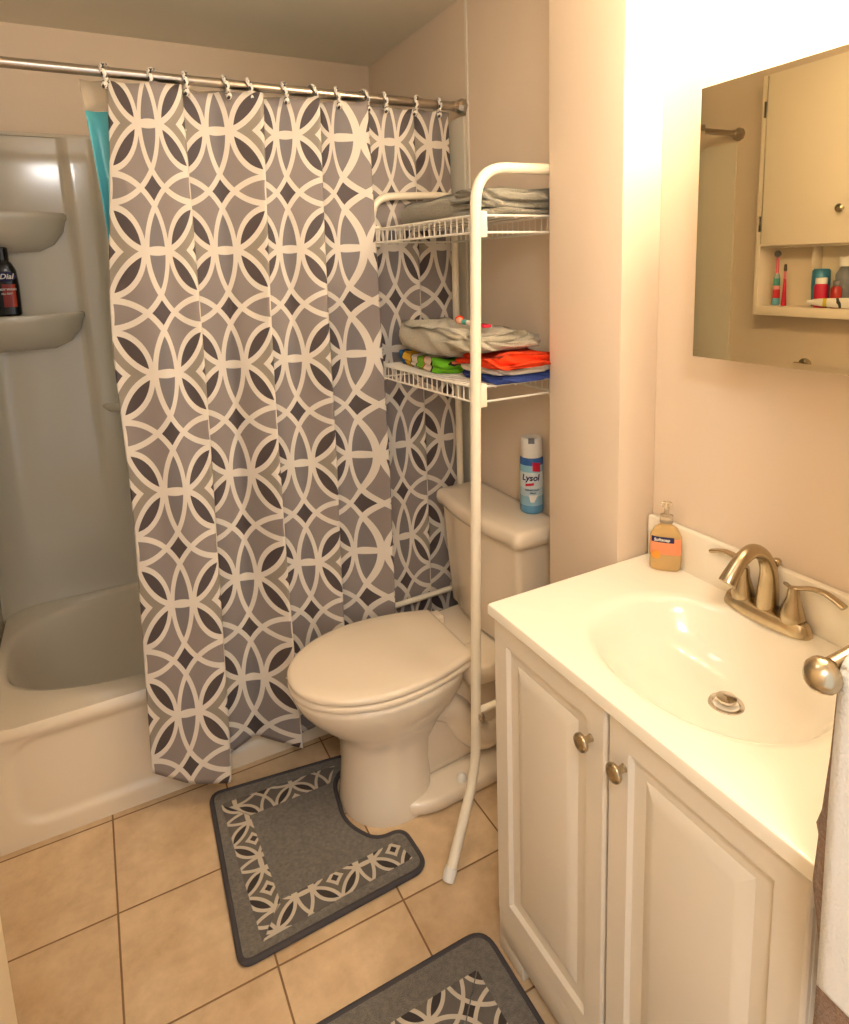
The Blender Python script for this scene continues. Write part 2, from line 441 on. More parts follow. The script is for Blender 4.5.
# dark body wash bottle on the lower corner shelf
bw = thing('body_wash_bottle', 'dark body wash bottle with red label on the lower corner shelf', 'bottle', (.143, .672, 1.428))
def bring(z, a, b, n=3.2): return [Vector((.143 + p.x, .672 + p.y, 1.428 + z)) for p in selp(0, 0, a, b, n, 40)]
bm = NB(); loft(bm, [bring(0, .034, .020), bring(.006, .040, .026), bring(.10, .041, .027), bring(.15, .037, .025), bring(.175, .026, .021), bring(.182, .019, .018)])
obj('body', bm, MT['black'], bw)
bm = NB(); loft(bm, [bring(.182, .017, .017, 2), bring(.183, .021, .020, 2.4), bring(.222, .020, .019, 2.4), bring(.226, .016, .015, 2.4)])
obj('cap', bm, MT['black'], bw)
aB = math.atan2(-.8758, -.05)
bm = NB()
def lab(u, v):
    a = -PI/2 + (u-.5)*1.9; z = .030 + v*.075
    ca, sa = math.cos(a), math.sin(a); n = 3.2
    return Vector((.143 + .0416*math.copysign(abs(ca)**(2/n), ca), .672 - .0278*abs(sa)**(2/n), 1.428 + z))
grid(bm, lab, 20, 6); obj('label', bm, ramp_mat('bottle_label', 'X', [(0, (24, 18, 20)), (.42, (150, 42, 26)), (.72, (196, 70, 36)), (.86, (30, 20, 22))], .3, scale=1/.083, offset=-.0415), bw)
obj('lettering', flat_text('Dial', .024, (.152, .6425, 1.428+.130), -PI/2, bold=.0005, shear=.25), MT['txt_white'], bw)
bm = NB(); loft(bm, [[Vector((.152 + .026*k*math.cos(t), y_, 1.428 + .130 + .016*k*math.sin(t))) for t in [2*PI*i/28 for i in range(28)]] for k, y_ in ((1, .6442), (1, .6432), (.97, .6430))]); obj('label_badge', bm, MT['txt_navy'], bw)
bm = flat_text('BODY WASH', .0095, (.148, .6432, 1.428+.088), -PI/2, bold=.0003); merge(bm, flat_text('ALL DAY', .008, (.148, .6432, 1.428+.074), -PI/2, bold=.0002)); obj('lettering', bm, MT['txt_white'], bw)

# ------------------------------------------------------------------ shower rod, curtain, rings, liner
ZR, YR = 2.054, -.006
rod = thing('shower_curtain_rod', 'brushed metal curtain rod spanning above the bathtub', 'curtain rod', (.76, YR, ZR))
bm = NB(); tube(bm, [(.02, YR, ZR), (.5, YR, ZR), (.9, YR, ZR), (XR-.02, YR, ZR)], .0125, 20); obj('tube', bm, MT['steel'], rod)
bm = NB(); tube(bm, [(.93, YR, ZR), (XR-.02, YR, ZR)], .0138, 20); obj('outer_tube', bm, MT['steel'], rod)
for x, sg in ((0, 1), (XR, -1)):
    bm = NB(); lathe(bm, [(.027, .001), (.028, .006), (.027, .012), (.020, .026), (.0165, .030), (.0165, .045)], (x, YR, ZR), 8, (sg, 0, 0)); obj('end_flange', bm, MT['steel'], rod, 25)

CU = [-.5, 0, .5, .58, 1, 1.5, 1.6, 2, 2.45, 2.55, 3, 3.2, 3.55, 4, 4.5, 4.6, 5, 5.25]
XT = [.479, .563, .655, .650, .738, .868, .862, .931, 1.030, 1.024, 1.084, 1.176, 1.166, 1.257, 1.340, 1.334, 1.422, 1.466]
XM = [.434, .538, .640, .628, .726, .830, .812, .908, 1.006, .994, 1.090, 1.176, 1.142, 1.255, 1.345, 1.336, 1.436, 1.484]
XB = [.402, .500, .616, .602, .703, .838, .820, .920, 1.004, .994, 1.090, 1.176, 1.142, 1.255, 1.345, 1.336, 1.436, 1.484]
YT = [-.010, -.034, -.046, .016, .004, -.048, .016, -.002, -.044, .014, -.020, -.044, .004, -.006, -.020, .006, -.010, -.006]
YM = [-.045, -.085, -.112, -.006, -.014, -.108, -.003, -.020, -.090, -.002, -.035, -.100, -.010, -.008, -.022, -.006, -.012, -.010]
YBt = [-.088, -.112, -.138, -.030, -.030, -.120, -.020, -.030, -.085, -.014, -.050, -.096, -.012, -.010, -.022, -.010, -.012, -.012]
ZB = [.165, .105, .078, .082, .125, .082, .062, .080, .08, .08, .08, .08, .08, .08, .08, .08, .08, .08]
NU = 340
def dense(A, sm):
    out = []
    for i in range(NU+1):
        u = CU[0] + (CU[-1]-CU[0])*i/NU
        k = max(j for j in range(len(CU)) if CU[j] <= u + 1e-9); k = min(k, len(CU)-2)
        out.append(A[k] + (A[k+1]-A[k])*(u-CU[k])/(CU[k+1]-CU[k]))
    for _ in range(sm):
        out = [out[0]] + [(out[i-1]+2*out[i]+out[i+1])/4 for i in range(1, NU)] + [out[-1]]
    return out
D = {k: dense(A, 7) for k, A in dict(xt=XT, xm=XM, xb=XB, yt=YT, ym=YM, yb=YBt, zb=ZB).items()}
HOOK = [.476, .586, .667, .768, .833, .935, 1.014, 1.090, 1.173, 1.242, 1.352, 1.431]
def ztop(x):
    ks = sorted(HOOK + [.40, 1.50])
    for a, b in zip(ks, ks[1:]):
        if a <= x <= b:
            t = (x-a)/(b-a); return 2.037 - .055*(b-a)*4*t*(1-t)*1.6
    return 2.034
def curt(u, v):
    f = u*NU; i = min(int(f), NU-1); w = f-i
    g = lambda k: D[k][i]*(1-w) + D[k][i+1]*w
    zt = ztop(g('xt')); zb = g('zb'); z = zb + (zt-zb)*v
    s = (z-.09)/(2.02-.09); s = max(0, min(1, s)); m = .455
    l0 = (s-m)*(s-1)/((0-m)*(0-1)); l1 = s*(s-1)/(m*(m-1)); l2 = s*(s-m)/((1-m)*1)
    x = l0*g('xb') + l1*g('xm') + l2*g('xt')
    if s < m: k = ease(s/m); y = g('yb')*(1-k) + g('ym')*k
    else: k = (s-m)/(1-m); y = g('ym')*(1-k) + g('yt')*k
    x -= .026*math.exp(-((z-1.42)/.36)**2)*max(0, 1-u/.09)
    y += .004*math.sin(u*60 + z*5)*math.sin(PI*v)*(1 if u < .55 else .3)
    if u > .66: y = max(-.022, min(y, -.006)) if z < 1.9 else y
    return Vector((x, y, z))
def curt_uv(u, v):
    p = curt(u, v); return (CU[0] + (CU[-1]-CU[0])*u, (p.z-.966)/.3215)
bm = NB(); grid(bm, curt, NU, 120, curt_uv)
cu = obj('shower_curtain', bm, CURT, None, 180, solid=.0012)
tag(cu, 'grey shower curtain printed with interlaced cream rings and dark petals', 'shower curtain')
# liner: sea-blue vinyl sheet with a clear top band, hung inside the curtain
ln = thing('shower_liner', 'sea-blue vinyl liner hanging just inside the patterned curtain', 'shower liner', (.96, .03, 2.03))
def linf(z0, z1): return lambda u, v: Vector((.416 + .045*min(1, (2.04-(z0+(z1-z0)*v))/.7) + u*(1.069 - .045*min(1, (2.04-(z0+(z1-z0)*v))/.7)) + .004*math.sin(v*9), .028 + .010*math.sin(u*75) - .010*(1-(z0+(z1-z0)*v)/2), z0 + (z1-z0)*v))
bm = NB(); grid(bm, linf(.40, 1.966), 220, 30); obj('sheet', bm, MT['liner'], ln, 180, solid=.0008)
bm = NB(); grid(bm, linf(1.9665, 2.040), 220, 3); obj('clear_band', bm, MT['linertop'], ln, 180, solid=.0008)
# rings
RINGM = mat('ring_print', (228, 222, 212), .35)
t = NT(RINGM.node_tree); tc = t.n('ShaderNodeTexCoord'); no = t.n('ShaderNodeTexNoise'); no.inputs['Scale'].default_value = 120
t.lk(tc.outputs['Object'], no.inputs['Vector'])
t.lk(t.mix(t.m('GREATER_THAN', no.outputs['Fac'], .54), srgb(232, 226, 214), srgb(62, 58, 60)), RINGM.node_tree.nodes['Principled BSDF'].inputs['Base Color'])
def make_ring():
    r = thing('curtain_ring', 'x', 'curtain ring', (0, 0, 0), 'curtain rings on the rod')
    bm = NB(); tube(bm, [(.003*math.sin(2*a), .0215*math.sin(a), -.004 + .0225*math.cos(a)) for a in [2*PI*i/28 for i in range(28)]], .0042, 10, True, (1.0, 1.5)); obj('loop', bm, RINGM, r, local=True)
    bm = NB(); lathe(bm, [(.002, -.046), (.0065, -.043), (.0085, -.036), (.007, -.029), (.003, -.025)], (0, -.0215, 0), 12); obj('bead', bm, RINGM, r, local=True)
    return r
ORD = ['first', 'second', 'third', 'fourth', 'fifth', 'sixth', 'sixth', 'fifth', 'fourth', 'third', 'second', 'first']
r0 = make_ring()
for i, x in enumerate(HOOK):
    if i == 0: r = r0
    else:
        r = r0.copy(); COL.objects.link(r)
        for ch in r0.children:
            c = ch.copy(); COL.objects.link(c); c.parent = r
    r.location = (x, YR-.001, ZR); r.rotation_euler = (0, random.uniform(-.15, .15), random.uniform(-.45, .45))
    r['label'] = 'black and white speckled curtain ring, %s along the rod from the %s end' % (ORD[i], 'left' if i < 6 else 'right')

# ------------------------------------------------------------------ toilet
TY = -.292
to = thing('toilet', 'cream two-piece toilet with closed lid beside the shower curtain', 'toilet', (1.15, TY, 0))
def egg(xf, xb, hw, z, xc=1.02, nb=2.6, N=64):
    o = []
    for i in range(N):
        t = 2*PI*i/N; c, s = math.cos(t), math.sin(t)
        if c < 0: x = xc + (xc-xf)*c; y = hw*s
        else: x = xc + (xb-xc)*abs(c)**(2/nb); y = hw*math.copysign(abs(s)**(2/nb), s)
        o.append(Vector((x, TY+y, z)))
    return o
bm = NB()
loft(bm, [egg(.886, 1.15, .142, .0), egg(.886, 1.15, .142, .012), egg(.892, 1.15, .136, .05), egg(.898, 1.16, .124, .14), egg(.895, 1.17, .121, .20), egg(.880, 1.20, .126, .24), egg(.848, 1.22, .146, .275), egg(.808, 1.25, .168, .315), egg(.779, 1.27, .184, .355), egg(.766, 1.27, .190, .385), egg(.764, 1.27, .190, .398), egg(.770, 1.265, .185, .404)])
obj('bowl', bm, MT['porcelain'], to, 60)
bm = NB()
def yz(x, hw, z0, z1, n=3.5): return [Vector((x, TY + p.x, (z0+z1)/2 + p.y)) for p in selp(0, 0, hw, (z1-z0)/2, n, 40)]
loft(bm, [yz(1.12, .10, .03, .36), yz(1.22, .088, .03, .375), yz(1.32, .080, .03, .39), yz(1.42, .090, .03, .395), yz(1.49, .092, .05, .39)])
obj('rear_body', bm, MT['porcelain'], to, 60)
for s in (-1, 1):
    bm = NB(); tube(bm, smooth_pts([(1.06, TY+s*.03, .25), (1.15, TY+s*.062, .275), (1.22, TY+s*.066, .24), (1.27, TY+s*.064, .16), (1.33, TY+s*.062, .11), (1.40, TY+s*.058, .13), (1.45, TY+s*.05, .20)], 6), [.040] + [.050]*35 + [.045], 18); obj('trapway', bm, MT['porcelain'], to, 60)
pol = round_poly([(1.00, TY-.12), (1.10, TY-.168), (1.47, TY-.150), (1.47, TY+.150), (1.10, TY+.168), (1.00, TY+.12)], [.05, .05, .03, .03, .05, .05])
bm = NB(); prism(bm, pol, 0, .046, .012); obj('foot', bm, MT['porcelain'], to, 50)
for s in (-1, 1):
    bm = NB(); lathe(bm, [(.015, .038), (.0155, .046), (.013, .058), (.007, .064), (.001, .066)], (1.215, TY+s*.132, 0), 20); obj('bolt_cap', bm, MT['capw'], to)
pol = round_poly([(1.235, TY-.165), (1.50, TY-.185), (1.50, TY+.185), (1.235, TY+.165)], .03)
bm = NB(); prism(bm, pol, .345, .412, .012); obj('deck', bm, MT['porcelain'], to, 50)
def seat_ring(z, d=0., back=1.262):
    o = []
    xc = 1.015
    for i in range(49):
        t = PI/2 + PI*i/48; o.append(Vector((xc + (xc-.757-d)*math.cos(t), TY + (.192-d)*math.sin(t), z)))
    bk = []
    for i in range(1, 17):
        k = i/16; x = xc + (back-d-xc)*k; h = (.192-d) - (.192-.140)*k**2.0
        bk.append((x, h))
    for x, h in bk: o.append(Vector((x, TY-h, z)))
    for i in range(1, 8): o.append(Vector((back-d, TY - bk[-1][1]*(1-i/4), z)))
    for x, h in bk[::-1]: o.append(Vector((x, TY+h, z)))
    return o
bm = NB(); loft(bm, [seat_ring(.405, .008), seat_ring(.407, .002), seat_ring(.413, 0), seat_ring(.421, .001), seat_ring(.425, .006)]); obj('seat', bm, MT['seat'], to, 50)
bm = NB(); loft(bm, [seat_ring(.4285, .008), seat_ring(.4305, .001), seat_ring(.439, 0), seat_ring(.444, .003), seat_ring(.4475, .012), seat_ring(.4495, .04), seat_ring(.451, .10)]); obj('lid', bm, MT['seat'], to, 50)
for s in (-1, 1):
    bm = NB(); box(bm, 1.250, 1.290, TY+s*.105-.024, TY+s*.105+.024, .410, .442, .008, 3); obj('hinge', bm, MT['seat'], to)
def tank_ring(xf, xb, hw, z, r=.05, bow=.022):
    p = [(xb, TY+hw), (xf+bow, TY+hw)] + [(xf + bow*(abs(k)/.8)**2, TY - k*hw) for k in (-.8, -.6, -.4, -.2, 0, .2, .4, .6, .8)] + [(xf+bow, TY-hw), (xb, TY-hw)]
    n = len(p); rad = [.012, r] + [0]*9 + [r, .012]
    q = round_poly(p, rad, 6); return [Vector((a.x, a.y, z)) for a in q]
bm = NB(); loft(bm, [tank_ring(1.372, 1.500, .182, .413, .05), tank_ring(1.358, 1.506, .195, .43, .05), tank_ring(1.350, 1.510, .207, .58, .055), tank_ring(1.342, 1.514, .218, .765, .06)]); obj('tank', bm, MT['porcelain'], to, 50)
bm = NB(); loft(bm, [tank_ring(1.336, 1.518, .226, .764, .065), tank_ring(1.328, 1.522, .234, .768, .07), tank_ring(1.325, 1.523, .237, .785, .07), tank_ring(1.327, 1.522, .235, .800, .07), tank_ring(1.333, 1.519, .229, .809, .068), tank_ring(1.345, 1.513, .217, .814, .06), tank_ring(1.39, 1.49, .16, .816, .03)]); obj('tank_lid', bm, MT['porcelain'], to, 60)

# spray can on the tank
can = thing('spray_can', 'blue and white disinfectant spray can with white cap on the toilet tank', 'spray can', (1.491, -.404, .816))
cc = (1.491, -.404, .816)
CANM = ramp_mat('can_print', 'Z', [(0, (92, 150, 190)), (.13, (146, 190, 212)), (.30, (188, 212, 222)), (.44, (216, 226, 228)), (.72, (140, 196, 218)), (.84, (48, 100, 168)), (.97, (222, 216, 206))], .25, scale=1/.172, offset=.004)
bm = NB(); lathe(bm, [(.028, 0), (.0325, .003), (.034, .007), (.034, .160), (.0335, .166), (.030, .172), (.029, .176)], cc, 40); obj('body', bm, CANM, can)
bm = NB()
lathe(bm, [(.0305, .170), (.0318, .172), (.0312, .215), (.0300, .226), (.0270, .229)], cc, 40)
obj('cap', bm, MT['capw'], can)
aC = math.atan2(-1.8959+.402, .373-1.484)
bm = NB(); c_ = Vector(cc)
box(bm, -.009, .009, -.003, .003, -.008, .008, .001, 1)
for v in bm.verts: v.co = c_ + Matrix.Rotation(aC - PI/2, 3, 'Z') @ Vector((v.co.x, .0283 + v.co.y, .222 + v.co.z))
obj('cap_notch', bm, MT['greyp'], can)
obj('lettering', wrap_text('Lysol', .0255, cc, .034, aC-.10, .112, bold=.0007, shear=.15), MT['txt_navy'], can)
bm = NB(); grid(bm, lambda u, v: Vector((cc[0] + .0343*math.cos(aC-.55+u*.75), cc[1] + .0343*math.sin(aC-.55+u*.75), cc[2] + .086 + v*.008 + u*.004)), 12, 2); obj('label_band', bm, MT['txt_red'], can)
bm = NB(); grid(bm, lambda u, v: Vector((cc[0] + .0343*math.cos(aC+.08+u*.75), cc[1] + .0343*math.sin(aC+.08+u*.75), cc[2] + .133 + v*.027 - .004*u)), 12, 2); obj('label_band', bm, MT['txt_red'], can)
bm = wrap_text('DISINFECTANT', .0062, cc, .034, aC+.05, .075, bold=.0002); merge(bm, wrap_text('SPRAY', .0062, cc, .034, aC+.12, .066, bold=.0002)); obj('lettering', bm, MT['txt_navy'], can)
bm = NB(); grid(bm, lambda u, v: Vector((cc[0] + .0343*math.cos(aC+.0+(u-.3)*.8*(.4+.6*v)), cc[1] + .0343*math.sin(aC+.0+(u-.3)*.8*(.4+.6*v)), cc[2] + .038 + .022*v)), 12, 4); obj('label_picture', bm, MT['txt_white'], can)

# ------------------------------------------------------------------ over-toilet rack
rk = thing('storage_rack', 'white tube and wire rack standing over the toilet with two wire shelves', 'shelf rack', (1.32, -.30, 0))
YL_, YRt = -.036, -.567; XL, XRt = 1.172, 1.200; RB = 1.462; TR = .0133
lean = lambda z: .022*(z-1.2)
xr = lambda z: XRt + lean(z)
bm = NB(); tube(bm, bend([(XL, YL_, .0), (XL, YL_, 1.762), (RB, YL_, 1.769)], .075)[:-1] + [Vector((RB-.08, YL_, 1.769))], .0115, 14); obj('frame_front', bm, MT['rack'], rk)
bm = NB(); tube(bm, bend([(RB-.08, YL_, 1.769), (RB, YL_, 1.769), (RB, YL_, 0)], .06), .0115, 14); obj('frame_rear', bm, MT['rack'], rk)
pts = bend([(1.045, -.643, .006), (xr(.20)-.003, -.571, .205), (xr(1.0), YRt, 1.0), (xr(1.78), YRt, 1.772), (RB, YRt, 1.776)], .085)
bm = NB(); tube(bm, pts, TR, 16); obj('frame_front', bm, MT['rack'], rk)
bm = NB(); tube(bm, bend([(RB-.003, YRt, 1.776), (RB+.045, YRt, 1.776), (RB+.045, YRt, 0)], .03), .0115, 14); obj('frame_rear', bm, MT['rack'], rk)
bm = NB(); tube(bm, [(1.040, -.6455, .001), (1.0478, -.6415, .014), (1.056, -.638, .026)], [.0155, .0165, .0155], 16); obj('foot_cap', bm, MT['capw'], rk)
bm = NB(); tube(bm, [(XL+.008, YL_, .418), (RB-.01, YL_, .424)], .0098, 12); obj('side_stretcher', bm, MT['rack'], rk)
bm = NB(); tube(bm, [(xr(.37)+.010, YRt, .372), (RB+.03, YRt, .385)], .0098, 12); obj('side_stretcher', bm, MT['rack'], rk)
bm = NB(); lathe(bm, [(.004, 0), (.004, .012), (.009, .013), (.009, .018), (.003, .020)], (xr(.37)-.0, YRt-.013, .374), 10, (0, -1, 0)); box(bm, xr(.37)-.004, xr(.37)+.004, YRt-.034, YRt-.028, .360, .390, .001, 1); obj('wing_nut', bm, MT['chrome'], rk)
def wire_shelf(z, lip, name='wire_shelf'):
    y0, y1 = YL_-.010, YRt+.008; xf0, xf1 = XL+.004, xr(z)+.004; xb = RB-.012
    fx = lambda y: xf0 + (xf1-xf0)*(y-y0)/(y1-y0)
    bm = NB(); w = .0023
    for x_of, zz, r in ((lambda y: fx(y), z, .003), (lambda y: fx(y), z-lip, .003), (lambda y: xb, z, .003), (lambda y: xb, z-lip, .003), (lambda y: (fx(y)+xb)/2, z-.004, .0026), (lambda y: fx(y)*.75+xb*.25, z-.004, .0022), (lambda y: fx(y)*.25+xb*.75, z-.004, .0022)):
        tube(bm, [(x_of(y0), y0, zz), (x_of(y1), y1, zz)], r, 8)
    for y in (y0, y1):
        tube(bm, [(fx(y), y, z), (xb, y, z)], .003, 8); tube(bm, [(fx(y), y, z-lip), (xb, y, z-lip)], .003, 8)
    n = 20
    for i in range(1, n):
        y = y0 + (y1-y0)*i/n
        tube(bm, [(fx(y), y, z-lip), (fx(y), y, z+.001), (xb, y, z+.001), (xb, y, z-lip)], w, 6)
    o = obj(name, bm, MT['wire'], rk)
    for (x, y) in ((fx(y1)+.014, y1-.001), (fx(y0)+.002, y0+.004)):
        b2 = NB(); box(b2, x-.014, x+.014, y-.010, y+.006, z-lip-.012, z+.010, .003); q = obj('bracket', b2, MT['rack'], o)
    return o
Z1, Z2 = 1.663, 1.246
wire_shelf(Z1, .040); wire_shelf(Z2, .038)

# ------------------------------------------------------------------ folded towels
def hashn(a, b, c): return math.sin(a*12.9898 + b*78.233 + c*37.719)
def fold_layer(bm, x0, x1, y0, y1, z0, z1, amp=.004, seed=0, puff=.0, nx=26, ny=40, ex=5, slope=0.):
    cx, cy, cz = (x0+x1)/2, (y0+y1)/2, (z0+z1)/2; a, b, h = (x1-x0)/2, (y1-y0)/2, (z1-z0)/2
    rings = []
    for k in range(11):
        t = -PI/2 + PI*k/10; s = max(abs(math.cos(t))**.45, .0) if 0 < k < 10 else .9; zz = math.sin(t)
        if k in (0, 10): s = .72
        r = []
        sc = s if k not in (0, 10) else .80
        e = 1 - (1-sc)*.12/1.0
        for i, p in enumerate(selp(0, 0, a - h*.9*(1-sc)*1.6, b - h*.9*(1-sc)*1.6, ex, 72)):
            ph = 2*PI*i/72
            w = amp*(math.sin(3*ph+seed) + .7*math.sin(7*ph+seed*2.1+k*.5) + .5*math.sin(13*ph+seed*3+k*.9))
            nz = amp*.7*(math.sin(p.x*40+seed) + math.sin(p.y*33+seed*1.7+k*.3))
            q = Vector((cx + p.x + w*math.cos(ph), cy + p.y + w*math.sin(ph), cz + zz*h + nz*(.5+.5*zz) + slope*(p.y/b)*h))
            r.append(q)
        rings.append(r)
    # domed top
    top = rings[-1]; c = sum(top, Vector())/len(top)
    for f in (.7, .4, .1): rings.append([c + (p-c)*f + Vector((0, 0, puff*(1-f))) + Vector((0, 0, amp*.6*math.sin(p.y*50+seed+f*4))) for p in top])
    loft(bm, rings)
def towel(name, label, m, layers, cat='towel', group=None, **kw):
    bm = NB()
    for L in layers: fold_layer(bm, *L[:6], **(L[6] if len(L) > 6 else {}))
    zmin = min(v.co.z for v in bm.verts)
    L = layers[0]; base = ((L[0]+L[1])/2, (L[2]+L[3])/2, L[4])
    for v in bm.verts: v.co -= Vector(base)
    o = obj(name, bm, m, None, 180); o.location = base
    return tag(o, label, cat, group)
zt = Z1 + .004
towel('folded_towel', 'grey-green terry towel folded on the top wire shelf', MT['grey_towel'],
      [(1.222, 1.455, -.52, -.070, zt, zt+.060, dict(seed=1, amp=.004, puff=.006, ex=4)), (1.228, 1.46, -.560, -.40, zt, zt+.019, dict(seed=2, amp=.005)), (1.230, 1.46, -.566, -.40, zt+.016, zt+.036, dict(seed=9, amp=.006)), (1.226, 1.46, -.568, -.40, zt+.033, zt+.050, dict(seed=5, amp=.006)), (1.226, 1.462, -.560, -.40, zt+.047, zt+.064, dict(seed=3, amp=.005))])
zl = Z2 + .004
towel('folded_cloth', 'blue cloth at the bottom right of the pile on the middle wire shelf', MT['blue'], [(1.255, 1.45, -.590, -.382, zl, zl+.018, dict(seed=3, amp=.005))], 'cloth')
towel('folded_cloth', 'white cloth between the blue cloth and the orange towel on the middle shelf', MT['whitec'], [(1.26, 1.445, -.575, -.378, zl+.0195, zl+.036, dict(seed=6, amp=.004))], 'cloth')
STR = ramp_mat('striped_terry', 'Y', [(0, (40, 110, 176)), (.16, (30, 30, 30)), (.175, (236, 186, 60)), (.30, (30, 30, 30)), (.315, (232, 224, 208)), (.42, (30, 30, 30)), (.435, (130, 196, 50)), (.53, (210, 60, 50)), (.55, (232, 210, 190)), (.66, (30, 30, 30)), (.68, (120, 200, 40)), (.86, (30, 30, 30)), (.875, (236, 130, 100)), (.95, (120, 200, 40))], .9, scale=-1/.36, offset=.150, bump=.8, bscale=330, wob=.05)
towel('striped_towel', 'towel with blue, yellow, white and green stripes under the beige towel', STR, [(1.225, 1.44, -.37, -.05, zl, zl+.020, dict(seed=4, amp=.005)), (1.215, 1.44, -.372, -.055, zl+.016, zl+.042, dict(seed=8, amp=.005))])
towel('folded_towel', 'bright orange towel folded at the right of the middle wire shelf', MT['orange'], [(1.245, 1.44, -.598, -.375, zl+.0385, zl+.054, dict(seed=7, amp=.006)), (1.255, 1.44, -.580, -.378, zl+.048, zl+.068, dict(seed=9, amp=.006, slope=.3))])
towel('folded_towel', 'thick beige terry towel on top of the pile on the middle shelf', MT['beige_towel'],
      [(1.205, 1.41, -.44, -.045, zl+.056, zl+.120, dict(seed=11, amp=.008, puff=.014, ex=3.2, slope=.12)), (1.222, 1.43, -.52, -.30, zl+.074, zl+.090, dict(seed=2, amp=.007)), (1.225, 1.43, -.545, -.30, zl+.081, zl+.102, dict(seed=4, amp=.008)), (1.222, 1.43, -.50, -.28, zl+.098, zl+.120, dict(seed=6, amp=.008, slope=.2))])
# small toy figure lying on the beige towel
ty = thing('toy_figure', 'tiny plastic toy figure lying on the beige towel', 'toy', (1.30, -.38, zl+.134))
def blob(c, a, b, h): bm = NB(); loft(bm, [[Vector((c[0] + a*math.cos(t)*math.cos(2*PI*i/16), c[1] + b*math.cos(t)*math.sin(2*PI*i/16), c[2] + h*math.sin(t))) for i in range(16)] for t in [-PI/2+.05 + (PI-.1)*k/8 for k in range(9)]]); return bm
zz = zl+.142
obj('hair', blob((1.295, -.338, zz+.005), .012, .015, .012), MT['orange'], ty)
obj('head', blob((1.287, -.352, zz+.003), .010, .011, .010), MT['skin'], ty)
obj('torso', blob((1.292, -.372, zz), .009, .017, .008), MT['teal'], ty)
bm = NB(); tube(bm, [(1.292, -.386, zz), (1.30, -.43, zz-.003)], [.007, .005], 10); obj('leg', bm, MT['whitec'], ty)
bm = NB(); box(bm, 1.29, 1.315, -.470, -.432, zz-.010, zz-.001, .003); obj('base_plate', bm, MT['txt_red'], ty)

# ------------------------------------------------------------------ rugs
def rug_parts(name, label, outline, rad, bands):
    P = round_poly(outline, rad, 8); c = sum((Vector(p) for p in outline), Vector((0, 0)))/len(outline)
    t_ = thing(name, label, 'bath mat', (c.x, c.y, 0))
    bm = NB(); prism(bm, P, .0005, .012, .003); obj('pile', bm, MT['rug'], t_, 60)
    bm = NB(); q = inset(P, .002); tube(bm, [(p.x, p.y, .0075) for p in q], .0075, 8, True); obj('edge_binding', bm, MT['binding'], t_, 180)
    for poly, off in bands:
        bm = NB(); prism(bm, [Vector(p) for p in poly], .010, .0136, 0)
        for v in bm.verts: v.co.xy += Vector((0, 0))
        o = obj('printed_band', bm, rugprint('rug_ring_print', (off[0]-c.x, off[1]-c.y)), t_, 60)
    return t_
s0 = (.632 - PR/2, -.286)
rug_parts('contour_mat', 'dark grey contour mat with ring-print border cut around the toilet base', [(.553, -.065), (.94, -.115), (.985, -.122), (.985, -.140), (.893, -.200), (.870, -.36), (.925, -.455), (1.005, -.455), (1.012, -.592), (.530, -.604)],
          [.035, .01, .006, .006, .04, .07, .05, .05, .045, .03],
          [([(.575, -.125), (.640, -.205), (.648, -.495), (.585, -.572)], s0),
           ([(.577, -.123), (.915, -.147), (.880, -.205), (.642, -.203)], (.775-PR/2, -.214)),
           ([(.588, -.574), (.985, -.553), (.968, -.487), (.650, -.496)], (.787-PR/2, -.506))])
rug_parts('bath_mat', 'rectangular dark grey bath mat with ring-print border in front of the vanity', [(.52, -.797), (1.050, -.797), (1.050, -1.50), (.52, -1.50)], [.05]*4,
          [([(.585, -.868), (.985, -.868), (.915, -.938), (.655, -.938)], (.93, -.845)), ([(.987, -.870), (.987, -1.43), (.917, -1.36), (.917, -.940)], (.93, -.845)),
           ([(.583, -.870), (.653, -.940), (.653, -1.36), (.583, -1.43)], (.68, -.845)), ([(.585, -1.432), (.655, -1.362), (.915, -1.362), (.985, -1.432)], (.93, -1.40))])

# ------------------------------------------------------------------ vanity cabinet, top, tap
VX, VY0, VY1 = 1.062, -.840, -1.519
va = thing('vanity_cabinet', 'white two-door vanity cabinet under the sink top', 'cabinet', (1.30, -1.18, 0))
bm = NB(); box(bm, VX+.019, 1.526, VY1, VY0, .105, .121, .001); box(bm, 1.515, 1.526, VY1, VY0, .105, .8215, .001); box(bm, VX+.019, VX+.034, VY1, VY0, .775, .8215, .001)
box(bm, VX+.012, 1.526, VY0-.016, VY0, .0, .8215, .001); box(bm, VX+.012, 1.526, VY1, VY1+.016, 0, .8215, .001)
obj('body', bm, MT['white'], va)
bm = NB(); box(bm, VX+.004, VX+.019, VY1, VY0, .036, .104, .002); box(bm, VX+.004, VX+.022, VY0-.09, VY0, 0, .06, .002); box(bm, VX+.004, VX+.022, VY1, VY1+.09, 0, .06, .002); obj('base_rail', bm, MT['white'], va)
bm = NB(); box(bm, VX+.075, VX+.085, VY1+.016, VY0-.016, 0, .104); obj('toe_kick', bm, MT['white'], va)
def panel_door(y0, y1, z0, z1, xf):
    def rr(d, x): return [Vector((x, y0-d, z0+d)), Vector((x, y1+d, z0+d)), Vector((x, y1+d, z1-d)), Vector((x, y0-d, z1-d))]
    bm = NB()
    loft(bm, [rr(0, xf+.018), rr(0, xf+.005), rr(.002, xf+.002), rr(.005, xf), rr(.046, xf), rr(.0475, xf+.002), rr(.051, xf+.009), rr(.076, xf+.009), rr(.078, xf+.0075), rr(.099, xf+.0005), rr(.101, xf)])
    return bm
def cab_knob(c):
    return lathe(NB(), [(.007, 0), (.006, .003), (.0055, .012), (.009, .016), (.0155, .019), (.0165, .023), (.015, .0265), (.009, .0285), (.001, .029)], c, 24, (-1, 0, 0))
